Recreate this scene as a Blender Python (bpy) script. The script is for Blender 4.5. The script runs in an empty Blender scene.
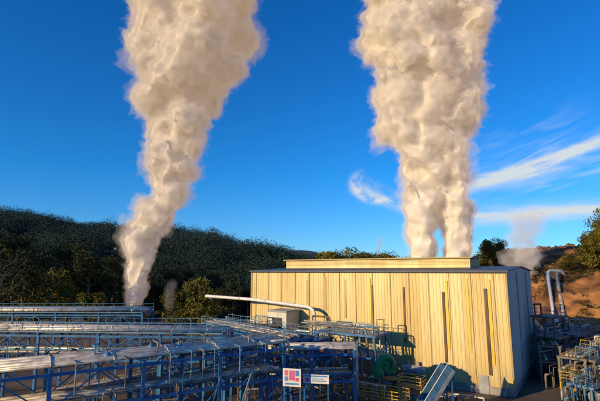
import bpy, math, random, bmesh
import numpy as np
from mathutils import noise as mn, Vector, Matrix
sc=bpy.context.scene
COL=sc.collection
sc.view_settings.view_transform='Standard'
random.seed(7); rng=np.random.default_rng(5)
H=16.0; PT=math.radians(9.2); F=433.0
CAM=Vector((0,0,H))
def ray(u,v):
    a=(u-300)/F; b=(200.5-v)/F
    return Vector((a, math.cos(PT)-b*math.sin(PT), math.sin(PT)+b*math.cos(PT)))
def aty(u,v,Y):
    d=ray(u,v); return CAM+d*(Y/d.y)
def atz(u,v,z):
    d=ray(u,v); return CAM+d*((z-H)/d.z)
# ------------------------------------------------ camera, sun
cam=bpy.data.cameras.new("camera"); co=bpy.data.objects.new("camera",cam); COL.objects.link(co); sc.camera=co
cam.lens=36*F/600; cam.clip_end=20000; cam.clip_start=.1; co.location=CAM; co.rotation_euler=(math.pi/2+PT,0,0)
SUN=Vector((-.79,-.565,.25)).normalized()
l=bpy.data.lights.new("sun",'SUN'); l.energy=5.0; l.angle=math.radians(.5); l.color=(1,.73,.38)
lo=bpy.data.objects.new("sun",l); COL.objects.link(lo); lo.rotation_euler=SUN.to_track_quat('Z','Y').to_euler(); lo.location=(-100,-90,120)
# ------------------------------------------------ world
w=bpy.data.worlds.new("World"); sc.world=w; w.use_nodes=True
nt=w.node_tree; NN=nt.nodes; LK=nt.links
bg=NN["Background"]; bg.inputs[1].default_value=0.095
sky=NN.new("ShaderNodeTexSky"); sky.sky_type='NISHITA'; sky.sun_disc=False
sky.sun_elevation=math.asin(SUN.z); sky.sun_rotation=math.atan2(SUN.x,SUN.y)%(2*math.pi)
sky.dust_density=0.1; sky.ozone_density=3.0; sky.altitude=800
def M(op,a,b=None,cl=False):
    n=NN.new("ShaderNodeMath"); n.operation=op; n.use_clamp=cl
    for i,x in enumerate((a,b)):
        if x is None: continue
        if isinstance(x,(int,float)): n.inputs[i].default_value=x
        else: LK.new(x,n.inputs[i])
    return n.outputs[0]
tc=NN.new("ShaderNodeTexCoord"); sx=NN.new("ShaderNodeSeparateXYZ"); LK.new(tc.outputs['Generated'],sx.inputs[0])
az=M('ARCTAN2',sx.outputs[0],sx.outputs[1]); el=M('ARCSINE',sx.outputs[2])
def azel(u,v):
    d=ray(u,v).normalized(); return math.atan2(d.x,d.y),math.asin(d.z)
total=None
def acc(r):
    global total
    total=r if total is None else M('ADD',total,r,True)
n2=NN.new("ShaderNodeTexNoise"); n2.inputs['Scale'].default_value=10; n2.inputs['Detail'].default_value=4; LK.new(tc.outputs['Generated'],n2.inputs['Vector'])
def streak(u0,v0,u1,v1,wpx,amp,warp=.012,thr=.38,sc_=(8,105),gain=4):
    a0,e0=azel(u0,v0); a1,e1=azel(u1,v1)
    ca,ce=(a0+a1)/2,(e0+e1)/2; L=math.hypot(a1-a0,e1-e0); th=math.atan2(e1-e0,a1-a0); wd=wpx/F
    da=M('SUBTRACT',az,ca); de=M('SUBTRACT',el,ce)
    s=M('ADD',M('MULTIPLY',da,math.cos(th)),M('MULTIPLY',de,math.sin(th)))
    t=M('SUBTRACT',M('MULTIPLY',de,math.cos(th)),M('MULTIPLY',da,math.sin(th)))
    tt=M('ADD',t,M('MULTIPLY',M('SUBTRACT',n2.outputs[0],.5),warp*2))
    cb=NN.new("ShaderNodeCombineXYZ"); LK.new(M('MULTIPLY',s,sc_[0]),cb.inputs[0]); LK.new(M('MULTIPLY',tt,sc_[1]*.5),cb.inputs[1]); cb.inputs[2].default_value=u0*.37+v0
    nz=NN.new("ShaderNodeTexNoise"); nz.inputs['Scale'].default_value=1; nz.inputs['Detail'].default_value=7; nz.inputs['Roughness'].default_value=.6; nz.inputs['Distortion'].default_value=.5
    LK.new(cb.outputs[0],nz.inputs['Vector'])
    gt=M('EXPONENT',M('MULTIPLY',M('POWER',M('ABSOLUTE',M('DIVIDE',tt,wd)),2),-1))
    gs=M('EXPONENT',M('MULTIPLY',M('POWER',M('ABSOLUTE',M('DIVIDE',s,L/2)),4),-1))
    k=M('MULTIPLY',M('SUBTRACT',nz.outputs[0],thr),gain,True)
    acc(M('MULTIPLY',M('MULTIPLY',M('MULTIPLY',gt,gs),k),amp))
streak(440,219,660,204,5.5,1.0,thr=.28,warp=.012)
streak(450,214,620,210,10,.4,thr=.38)
streak(455,192,650,124,5.5,.9,thr=.32,warp=.016)
streak(465,182,650,150,7,.55,thr=.38)
streak(470,178,650,136,16,.45,thr=.42)
streak(520,190,640,160,9,.4,thr=.42)
streak(478,188,570,140,9,.5,thr=.42)
streak(480,150,580,112,12,.18,thr=.43)
ac,ec=azel(381,185)
dx=M('DIVIDE',M('SUBTRACT',az,ac),27/F); dy=M('DIVIDE',M('SUBTRACT',el,ec),16/F)
cbw=NN.new("ShaderNodeTexNoise"); cbw.inputs['Scale'].default_value=20; cbw.inputs['Detail'].default_value=8; cbw.inputs['Roughness'].default_value=.65; LK.new(tc.outputs['Generated'],cbw.inputs['Vector'])
rr_=M('ADD',M('SQRT',M('ADD',M('MULTIPLY',dx,dx),M('MULTIPLY',dy,dy))),M('MULTIPLY',M('SUBTRACT',cbw.outputs[0],.5),1.0))
ring=M('EXPONENT',M('MULTIPLY',M('POWER',M('ABSOLUTE',M('DIVIDE',M('SUBTRACT',rr_,1.0),.17)),2),-1))
ang_=M('MULTIPLY',M('SUBTRACT',.05,M('ADD',dx,M('MULTIPLY',dy,.55))),1.6,True)
fz=M('MULTIPLY',M('SUBTRACT',cbw.outputs[0],.33),4.5,True)
acc(M('MULTIPLY',M('MULTIPLY',M('MULTIPLY',ring,ang_),fz),1.0))
streak(358,186,404,210,4.5,.75,.012,.3,(20,100))
streak(362,180,400,196,5,.25,.012,.38,(20,100))
tint=NN.new("ShaderNodeMix"); tint.data_type='RGBA'; tint.blend_type='MULTIPLY'; tint.inputs[0].default_value=1
LK.new(sky.outputs[0],tint.inputs[6])
ramp=NN.new("ShaderNodeValToRGB"); LK.new(M('MULTIPLY',el,1.3,True),ramp.inputs[0])
cr=ramp.color_ramp; cr.elements[0].position=0; cr.elements[0].color=(.60,1.08,1.70,1); cr.elements[1].position=1; cr.elements[1].color=(.05,.96,1.95,1)
e=cr.elements.new(.28); e.color=(.18,1.10,1.88,1)
LK.new(ramp.outputs[0],tint.inputs[7])
cm=NN.new("ShaderNodeMix"); cm.data_type='RGBA'; LK.new(total,cm.inputs[0]); LK.new(tint.outputs[2],cm.inputs[6]); cm.inputs[7].default_value=(6.8,7.6,8.2,1)
LK.new(cm.outputs[2],bg.inputs[0])
# ------------------------------------------------ materials
def newmat(name):
    m=bpy.data.materials.new(name); m.use_nodes=True; t=m.node_tree; return m,t,t.nodes["Principled BSDF"]
def mat_noise(name,c1,c2,scale=1,rough=.7,metal=0,bump=0,detail=5,coord='Object',stretch=None,thr=(.35,.65)):
    m,t,b=newmat(name)
    tcx=t.nodes.new("ShaderNodeTexCoord"); nz=t.nodes.new("ShaderNodeTexNoise"); nz.inputs['Scale'].default_value=scale; nz.inputs['Detail'].default_value=detail
    src=tcx.outputs[coord]
    if stretch:
        mp=t.nodes.new("ShaderNodeMapping"); mp.inputs['Scale'].default_value=stretch; t.links.new(src,mp.inputs[0]); src=mp.outputs[0]
    t.links.new(src,nz.inputs['Vector'])
    r=t.nodes.new("ShaderNodeValToRGB"); r.color_ramp.elements[0].position=thr[0]; r.color_ramp.elements[1].position=thr[1]
    r.color_ramp.elements[0].color=(*c1,1); r.color_ramp.elements[1].color=(*c2,1)
    t.links.new(nz.outputs[0],r.inputs[0]); t.links.new(r.outputs[0],b.inputs['Base Color'])
    b.inputs['Roughness'].default_value=rough; b.inputs['Metallic'].default_value=metal
    if bump:
        bp=t.nodes.new("ShaderNodeBump"); bp.inputs['Strength'].default_value=bump; bp.inputs['Distance'].default_value=.5; t.links.new(nz.outputs[0],bp.inputs['Height']); t.links.new(bp.outputs[0],b.inputs['Normal'])
    return m
BLUE=mat_noise("blue_paint",(.013,.09,.24),(.035,.19,.42),1.2,.45)
BLUE2=mat_noise("faded_blue_paint",(.06,.17,.28),(.12,.29,.43),1.0,.5)
STEEL=mat_noise("weathered_steel",(.08,.08,.08),(.22,.20,.17),1.5,.6,.2)
SILV=mat_noise("aluminium_cladding",(.36,.32,.26),(.76,.69,.56),1.3,.4,.4)
SILD=mat_noise("weathered_cladding",(.14,.12,.10),(.38,.34,.28),1.2,.5,.35)
RUST=mat_noise("rusty_steel",(.10,.055,.03),(.25,.15,.085),1.5,.8)
DARK=mat_noise("dark_steel",(.02,.022,.028),(.06,.06,.065),1,.6)
GREY=mat_noise("grey_paint",(.22,.24,.26),(.36,.38,.39),.8,.6)
WHITE=mat_noise("white_paint",(.6,.6,.57),(.78,.77,.73),.6,.5)
YEL=mat_noise("yellow_paint",(.5,.30,.02),(.7,.45,.04),1,.5)
GREEN=mat_noise("green_paint",(.006,.18,.055),(.012,.30,.09),1,.4)
CONC=mat_noise("concrete",(.18,.17,.15),(.32,.3,.27),.6,.9,bump=.2)
GROUND=mat_noise("gravel_ground",(.05,.034,.022),(.17,.12,.075),.12,.95,detail=12,bump=.5)
DIRT=mat_noise("brown_dirt",(.08,.034,.013),(.42,.20,.072),.16,.95,detail=14,bump=1.0,stretch=(1,1,2.5))
TRACK=mat_noise("dirt_track",(.30,.18,.08),(.46,.28,.13),.5,.95,detail=8)
HILLM=mat_noise("forest_floor",(.006,.014,.009),(.012,.024,.015),.02,1)
FARH=mat_noise("hazy_hill",(.018,.05,.065),(.03,.065,.08),.01,1)  # bluish distance haze put into the far ridge's base colour
BARK=mat_noise("bark",(.05,.035,.025),(.13,.1,.075),3,.9)
def leafmat(name,c1,c2,scale=.02,haze=None):
    m,t,b=newmat(name)
    g=t.nodes.new("ShaderNodeNewGeometry"); nz=t.nodes.new("ShaderNodeTexNoise"); nz.inputs['Scale'].default_value=scale; nz.inputs['Detail'].default_value=4
    t.links.new(g.outputs['Position'],nz.inputs['Vector'])
    ad=t.nodes.new("ShaderNodeMath"); ad.operation='MULTIPLY_ADD'; t.links.new(g.outputs['Random Per Island'],ad.inputs[0]); ad.inputs[1].default_value=.3
    t.links.new(nz.outputs[0],ad.inputs[2])
    r=t.nodes.new("ShaderNodeValToRGB"); r.color_ramp.elements[0].position=.4; r.color_ramp.elements[1].position=.9
    r.color_ramp.elements[0].color=(*c1,1); r.color_ramp.elements[1].color=(*c2,1)
    t.links.new(ad.outputs[0],r.inputs[0]); col=r.outputs[0]
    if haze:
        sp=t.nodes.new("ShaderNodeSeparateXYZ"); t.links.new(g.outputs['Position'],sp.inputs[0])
        mr_=t.nodes.new("ShaderNodeMapRange"); mr_.inputs[1].default_value=150; mr_.inputs[2].default_value=430; mr_.inputs[3].default_value=.1; mr_.inputs[4].default_value=.85; t.links.new(sp.outputs[1],mr_.inputs[0])  # aerial haze painted into the leaf colour, stronger with distance
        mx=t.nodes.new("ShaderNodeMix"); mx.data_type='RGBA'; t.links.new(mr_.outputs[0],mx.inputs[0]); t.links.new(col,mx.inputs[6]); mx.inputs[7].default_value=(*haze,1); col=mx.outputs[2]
    t.links.new(col,b.inputs['Base Color']); b.inputs['Roughness'].default_value=.8
    b.inputs['Specular IOR Level'].default_value=.2
    return m
LEAF=leafmat("leaves",(.012,.024,.008),(.065,.07,.018),.2)
LEAFG=leafmat("olive_leaves",(.035,.045,.009),(.22,.18,.026),.25)
FOREST=leafmat("hazed_forest_leaves",(.007,.018,.012),(.030,.050,.022),.05,(.026,.058,.060))
# ------------------------------------------------ mesh builder
class MB:
    def __init__(s): s.v=[]; s.f=[]; s.m=[]
    def add(s,vs,fs,mi=0):
        o=len(s.v); s.v+= [tuple(x) for x in vs]; s.f+=[tuple(i+o for i in f) for f in fs]; s.m+=[mi]*len(fs); return s
    def box(s,x0,x1,y0,y1,z0,z1,mi=0):
        vs=[(x,y,z) for z in (z0,z1) for y in (y0,y1) for x in (x0,x1)]
        return s.add(vs,[(0,2,3,1),(4,5,7,6),(0,1,5,4),(2,6,7,3),(0,4,6,2),(1,3,7,5)],mi)
    def beam(s,p0,p1,w,h=None,mi=0,up=(0,0,1)):
        h=h or w; p0=Vector(p0);p1=Vector(p1); d=(p1-p0).normalized(); up=Vector(up)
        if abs(d.dot(up))>.98: up=Vector((0,1,0)) if abs(d.y)<.9 else Vector((1,0,0))
        r=d.cross(up).normalized(); n=r.cross(d)
        vs=[]
        for p in (p0,p1):
            for a,b in ((-1,-1),(1,-1),(1,1),(-1,1)): vs.append(p+r*a*w/2+n*b*h/2)
        return s.add(vs,[(0,3,2,1),(4,5,6,7),(0,1,5,4),(1,2,6,5),(2,3,7,6),(3,0,4,7)],mi)
    def tube(s,pts,r,seg=10,mi=0,cap=True):
        pts=[Vector(p) for p in pts]; n=len(pts); rr=r if isinstance(r,(list,tuple)) else [r]*n
        d=(pts[1]-pts[0]).normalized(); u=Vector((0,0,1)); 
        if abs(d.dot(u))>.9: u=Vector((1,0,0))
        x=d.cross(u).normalized(); vs=[]
        for i,p in enumerate(pts):
            if i==0: t=pts[1]-pts[0]
            elif i==n-1: t=pts[-1]-pts[-2]
            else: t=(pts[i+1]-pts[i]).normalized()+(pts[i]-pts[i-1]).normalized()
            t.normalize(); x=(x-t*x.dot(t)).normalized(); y=t.cross(x)
            for k in range(seg):
                a=2*math.pi*k/seg; vs.append(p+(x*math.cos(a)+y*math.sin(a))*rr[i])
        fs=[(i*seg+k,i*seg+(k+1)%seg,(i+1)*seg+(k+1)%seg,(i+1)*seg+k) for i in range(n-1) for k in range(seg)]
        if cap: fs+=[tuple(range(seg))[::-1],tuple((n-1)*seg+k for k in range(seg))]
        return s.add(vs,fs,mi)
    def mesh(s,name,mats,smooth=False):
        me=bpy.data.meshes.new(name); me.from_pydata(s.v,[],s.f)
        for m in (mats if isinstance(mats,(list,tuple)) else [mats]): me.materials.append(m)
        if any(s.m): me.polygons.foreach_set('material_index',s.m)
        if smooth:
            me.polygons.foreach_set('use_smooth',[len(f)<=4 for f in s.f])
        me.update(); return me
def link(name,me,parent=None,label=None,cat=None,group=None,kind=None,loc=None,rotz=None):
    o=bpy.data.objects.new(name,me); COL.objects.link(o)
    if parent: o.parent=parent
    if label: o["label"]=label
    if cat: o["category"]=cat
    if group: o["group"]=group
    if kind: o["kind"]=kind
    if loc is not None: o.location=loc
    if rotz is not None: o.rotation_euler=(0,0,rotz)
    return o
def fillet(pts,r=1.0,k=5):
    pts=[Vector(p) for p in pts]; out=[pts[0]]
    for i in range(1,len(pts)-1):
        a,b,c_=pts[i-1],pts[i],pts[i+1]; l1=(a-b).length; l2=(c_-b).length; rr=min(r,l1*.45,l2*.45)
        p=b+(a-b).normalized()*rr; q=b+(c_-b).normalized()*rr
        for j in range(k+1):
            t=j/k; out.append(p*(1-t)**2+b*2*t*(1-t)+q*t*t)
    out.append(pts[-1]); return out
def pipe(pts,r,mat=SILV,label="silver clad steam pipe lying on a pipe rack",group=None,flange=4,name="pipeline",fr=None,cat="pipe",seg=12):
    mb=MB(); path=fillet(pts,fr or max(r*2.2,.35)); mb.tube(path,r,seg)
    P=[Vector(p) for p in pts]
    for i in range(len(P)-1):
        L=(P[i+1]-P[i]).length; d=(P[i+1]-P[i]).normalized(); n=int(L/flange)
        for j in range(n):
            q=P[i]+d*((j+.5)*L/n); mb.tube([q-d*.05,q+d*.05],r*1.16+.015,seg)
    o=link(name,mb.mesh(name,mat,True),None,label,cat,group); return o
# ------------------------------------------------ pipe rack
def rack(p0,p1,width,levels,bay,mat=BLUE,rail=True,label="",brace=True,low=0.0,col=.28,rails=None,truss=True,allx=False):
    p0=Vector((p0[0],p0[1],0));p1=Vector((p1[0],p1[1],0)); L=(p1-p0).length; d=(p1-p0).normalized(); ang=math.atan2(d.y,d.x)
    root=link("pipe_rack",None,None,label,"pipe rack",None,None,p0,ang)
    nb=max(1,round(L/bay)); b=L/nb; top=levels[-1]
    cm_=MB().box(-col/2,col/2,-col/2,col/2,low,top)
    cm_.box(-col*.9,col*.9,-col*.9,col*.9,low,low+.06)
    cme=cm_.mesh("column",mat)
    xb=MB().beam((0,-width/2-.25,0),(0,width/2+.25,0),.2,.28).mesh("cross_beam",mat)
    sb=MB(); sb.beam((0,0,0),(L,0,0),.16,.24)
    sbe=sb.mesh("side_beam",mat)
    for i in range(nb+1):
        for s_ in (-1,1):
            link("column",cme,root,loc=(i*b,s_*width/2,0))
        for z in levels: link("cross_beam",xb,root,loc=(i*b,0,z-.16+.002))
    for z in levels:
        for s_ in (-1,1): link("side_beam",sbe,root,loc=(0,s_*(width/2+.02),z-.42))
    br=MB()
    for i in range(nb):
        for s_ in (-1,1):
            y=s_*(width/2+.03); x0=i*b; x1=(i+1)*b
            zs=[low]+list(levels)
            for k in range(len(zs)-1):
                if zs[k+1]-zs[k]<1.2: continue
                if k==0 and i%2: continue
                if k==0:
                    br.beam((x0,y,zs[k]+.3),(x1,y,zs[k+1]-.5),.1); br.beam((x1,y+.02*s_,zs[k]+.3),(x0,y+.02*s_,zs[k+1]-.5),.1)
                elif allx:
                    n=2
                    for j in range(n):
                        xa=x0+j*b/n; xc=xa+b/n
                        br.beam((xa,y,zs[k]-.4),(xc,y,zs[k+1]-.5),.09) if j%2==0 else br.beam((xa,y,zs[k+1]-.5),(xc,y,zs[k]-.4),.09)
                        br.beam((xc,y+.03*s_,zs[k]-.4),(xc,y+.03*s_,zs[k+1]-.5),.08)
                elif truss and (i+k)%2==0:
                    br.beam((x0,y,zs[k]-.4),(x0+b/2,y,zs[k+1]-.5),.09); br.beam((x0+b/2,y+.02*s_,zs[k+1]-.5),(x1,y+.02*s_,zs[k]-.4),.09)
    for z in levels:
        for i in range(nb):
            for f in (.33,.66): br.beam(((i+f)*b,-width/2,z-.12),((i+f)*b,width/2,z-.12),.1,.16)
    if brace: link("bracing",br.mesh("bracing",mat),root)
    if rail:
        for s_ in (rails or (-1,1)):
            hr=MB(); y=s_*(width/2+.35)
            for zz in (.55,1.1): hr.tube([(0,y,top+zz),(L,y,top+zz)],.03,6)
            n=int(L/1.8)
            for j in range(n+1): hr.tube([(j*L/n,y,top-.1),(j*L/n,y,top+1.1)],.03,6)
            hr.beam((0,y,top+.06),(L,y,top+.06),.03,.15)
            link("handrail",hr.mesh("handrail",BLUE2),root)
            wk=MB().box(0,L,y-s_*.85 if s_>0 else y,y if s_>0 else y-s_*.85,top+.0,top+.05).mesh("walkway",DARK); link("walkway",wk,root)
    M_=Matrix.Translation(p0)@Matrix.Rotation(ang,4,'Z')
    return M_,L,b,root
def onrack(Mx,L,offs,z,r,mat,x0=0,x1=None,label="silver clad steam pipe lying on a pipe rack",group="pipes on the blue racks",ends=None,flange=4,pre=None):
    x1=L if x1 is None else x1
    if mat is RUST: label="rusty brown pipe lying on a pipe rack"
    if mat is BLUE2: label="blue painted pipe lying on a pipe rack"
    if mat is SILD: label="weathered grey brown pipe lying on a pipe rack"
    pts=(pre or [])+[(x0,offs,z+r+.05),(x1,offs,z+r+.05)]
    if ends: pts+=ends
    return pipe([Mx@Vector(p) for p in pts],r,mat,label,group,flange)
def tray(Mx,L,offs,z,w_,mat=SILD,x0=0,x1=None):
    x1=x1 or L; mb=MB(); mb.box(x0,x1,offs-w_/2,offs+w_/2,z+.02,z+.06); mb.box(x0,x1,offs-w_/2-.03,offs-w_/2,z,z+.16); mb.box(x0,x1,offs+w_/2,offs+w_/2+.03,z,z+.16)
    for k in range(5):
        y=offs-w_/2+w_*(k+.5)/5; mb.tube([(x0,y,z+.11),(x1,y,z+.11)],.045,6,1)
    me=mb.mesh("cable_tray",[mat,DARK]); me.transform(Mx)
    link("cable_tray",me,None,"galvanised cable tray with dark cables on a rack","cable tray","cable trays on the racks")
def loops(Mx,sx_,sy_,z,n,rd,tall=1.9,mats=None,lab="small looped process pipe on a steel platform",grp="process pipes on the platforms",long=3.6):
    for j in range(n):
        x=rd.uniform(-sx_/2,sx_/2); y=rd.uniform(-sy_/2+.3,sy_/2-.3); x2=x+rd.choice((-1,1))*rd.uniform(.8,long); h=rd.uniform(.7,tall)
        pipe([Mx@Vector(p) for p in ((x,y,z+.1),(x,y,z+h),(x2,y,z+h),(x2,y+.3,z+h),(x2,y+.3,z+.1))],rd.choice((.05,.07,.1,.14)),rd.choice(mats or (SILV,SILV,SILD,RUST,BLUE2,BLUE2,GREY,STEEL)),lab,grp,3,fr=.25,seg=8)
A0=atz(-60,374,9); A1=atz(272,341,9)
MA,LA,bA,_=rack(A0,A1,4.6,[6.4,9],6.5,label="tall blue steel pipe rack carrying silver pipes",rails=(1,),allx=True)
for k,(o,r,m) in enumerate([(-2.0,.11,SILV),(-1.6,.15,SILV),(-1.1,.22,SILV),(-.5,.26,SILV),(0,.12,SILD),(.4,.18,SILV),(.9,.22,SILV),(1.4,.13,BLUE2),(1.85,.14,SILV)]):
    onrack(MA,LA,o,9,r,m)
for k,(o,r,m) in enumerate([(-1.8,.12,SILD),(-1.3,.2,SILV),(-.7,.13,BLUE2),(-.1,.14,SILV),(.6,.18,SILD)]): onrack(MA,LA,o,6.4,r,m)
tray(MA,LA,1.6,6.4,.8)
def valve(p,r,label="flanged blue gate valve with small handwheel on a pipe"):
    root=link("gate_valve",None,None,label,"valve","valves on the pipe racks",None,p)
    b=MB(); b.tube([(-r*1.1,0,0),(-r*.3,0,0),(r*.3,0,0),(r*1.1,0,0)],[r*1.25,r*1.5,r*1.5,r*1.25],12); b.tube([(0,0,0),(0,0,r*2.4)],[r*.7,r*.25],10)
    link("body",b.mesh("body",BLUE2,True),root)
    h=MB(); h.tube([(r*.7*math.cos(a*math.pi/6),r*.7*math.sin(a*math.pi/6),r*2.6) for a in range(13)],.03,6)
    for a in range(3): h.beam((-r*.7*math.cos(a*1.05),-r*.7*math.sin(a*1.05),r*2.6),(r*.7*math.cos(a*1.05),r*.7*math.sin(a*1.05),r*2.6),.03)
    h.tube([(0,0,r*2.2),(0,0,r*2.7)],.04,6); link("handwheel",h.mesh("handwheel",DARK),root)
for x,o,r in ((LA*.40,-1.1,.22),(LA*.55,.9,.22),(LA*.63,-.5,.26),(LA*.76,.4,.18),(LA*.9,-1.1,.22)): valve(MA@Vector((x,o,9.05+r)),r)
rd=random.Random(21)
for j in range(11):
    x=LA*(.33+.06*j)+rd.uniform(-.8,.8); y=-rd.choice((2.75,2.9,3.1)); zt=rd.choice((9.3,9.3,6.7))
    pipe([MA@Vector(p) for p in ((x,-1.6,zt),(x,y,zt),(x,y,zt-2.2),(x+rd.choice((-1.5,1.2,0.6)),y,zt-2.2),(x+rd.choice((-1.5,1.2)),y-.1,0))],rd.choice((.04,.055,.07)),rd.choice((SILV,SILD,BLUE2,BLUE2)),"thin drain pipe dropping from a rack","drop pipes from the racks",3,fr=.2)
for j in range(5):
    x=LA*(.4+.11*j)+rd.uniform(-1,1); y0=rd.uniform(-1.8,0); y1=y0+rd.uniform(.8,2); h=rd.uniform(.4,.8)
    pipe([MA@Vector(p) for p in ((x,y0,9.1),(x,y0,9.4+h),(x,y1,9.4+h),(x+.5,y1,9.4+h),(x+.5,y1,9.1))],rd.choice((.05,.07)),rd.choice((SILV,SILD,BLUE2)),"small crossover pipe loop above a pipe rack","crossover pipes on the racks",3,fr=.2,seg=8)
# Rack B
B0=atz(-60,328,9); B1=atz(228,331,9)
MBx,LB,_,_=rack(B0,B1,4.6,[6.4,9],7,label="blue steel pipe rack with handrails and walkway",allx=True)
for o,r,m in [(-1.8,.12,SILV),(-1.4,.2,SILV),(-.9,.13,BLUE2),(-.5,.14,SILD),(0,.2,SILV),(.5,.13,BLUE2),(1.0,.22,SILV),(1.5,.14,SILD)]: onrack(MBx,LB,o,9,r,m)
for o,r,m in [(-1.5,.18,SILD),(.3,.14,BLUE2),(.8,.2,SILV)]: onrack(MBx,LB,o,6.4,r,m)
tray(MBx,LB,-.5,6.4,.9)
C0=atz(-60,311,9); C1=atz(148,309,9.4)
MC,LC,_,_=rack(C0,C1,5,[6.5,9],8,label="distant blue pipe rack with pale pipes",allx=True)
for o,r,m in [(-1.6,.3,SILV),(-.6,.32,WHITE),(.6,.3,SILV),(1.6,.25,BLUE2)]: onrack(MC,LC,o,9,r,m)
for o,r,m in [(-1.6,.3,BLUE2),(0,.35,SILD)]: onrack(MC,LC,o,6.5,r,m)
D0=atz(40,398,3.4); D1=atz(236,350,4.2)
MD,LD,_,_=rack(D0,D1,2.6,[3.6],6,label="low blue pipe rack running diagonally between taller racks",rail=False)
for o,r,m in [(-.9,.16,SILV),(-.3,.2,SILD),(.4,.14,SILV),(.9,.16,RUST)]: onrack(MD,LD,o,3.6,r,m)
loops(Matrix.Translation((-14,51,0))@Matrix.Rotation(.3,4,'Z'),26,5,0,26,random.Random(31),4.0,None,"looped process pipe standing between pipe racks","process pipes between the racks",5)
G0=MA@Vector((LA*.66,4.0,0)); G1=atz(282,334,8)
MG,LG,_,_=rack(G0,G1,3.2,[5.6,8.0],5,label="blue rack running diagonally toward the turbine hall",rail=True,rails=(-1,))
for o,r,m in [(-1.1,.14,SILV),(-.5,.2,SILV),(.1,.12,SILD),(.5,.12,BLUE2),(1.0,.18,SILV)]: onrack(MG,LG,o,8,r,m)
for o,r,m in [(-.8,.16,SILD),(.5,.14,BLUE2)]: onrack(MG,LG,o,5.6,r,m)
E0=atz(268,343,8.0); E1=atz(350,356,6.4)
ME,LE,_,_=rack(E0,E1,4.2,[4.6,7.4],4.5,label="blue steel rack section with bent silver pipes",rail=False,allx=True)
for o,r,m in [(-1.8,.12,SILV),(-1.4,.16,SILV),(-.9,.2,SILV),(-.3,.14,SILD),(.2,.2,SILV),(.8,.18,SILV),(1.3,.12,BLUE2),(1.7,.14,SILV)]:
    onrack(ME,LE,o,7.4,r,m,ends=[(LE+.7+o*.3,o,7.4+r+.05),(LE+.7+o*.3,o,2+abs(o))])
for o,r,m in [(-1.5,.16,BLUE2),(-.5,.14,SILV),(1.0,.18,SILV)]: onrack(ME,LE,o,4.6,r,m)
for k in range(5):
    a=MA@Vector((LA-1-k*.2,-1.6+k*.75,9.25)); b_=MA@Vector((LA+.9,-1.6+k*.75,9.25)); c_=ME@Vector((.4,1.5-k*.75,7.75)); 
    pipe([a,b_,Vector((b_.x,b_.y,7.9)),c_],.14,SILV,"silver elbow pipe joining two racks","elbow pipes joining racks",flange=3)
F0=atz(215,322,8); F1=atz(300,338,8)
MF,LF,_,_=rack(F0,F1,4,[5.2,8],5.5,label="blue pipe rack beside the turbine hall")
for o,r,m in [(-1.5,.16,SILV),(-.9,.2,SILD),(-.2,.22,SILV),(.6,.16,RUST),(1.2,.16,BLUE2)]: onrack(MF,LF,o,8,r,m)
for o,r,m in [(-1.3,.2,RUST),(.5,.24,SILV)]: onrack(MF,LF,o,5.2,r,m)
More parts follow.
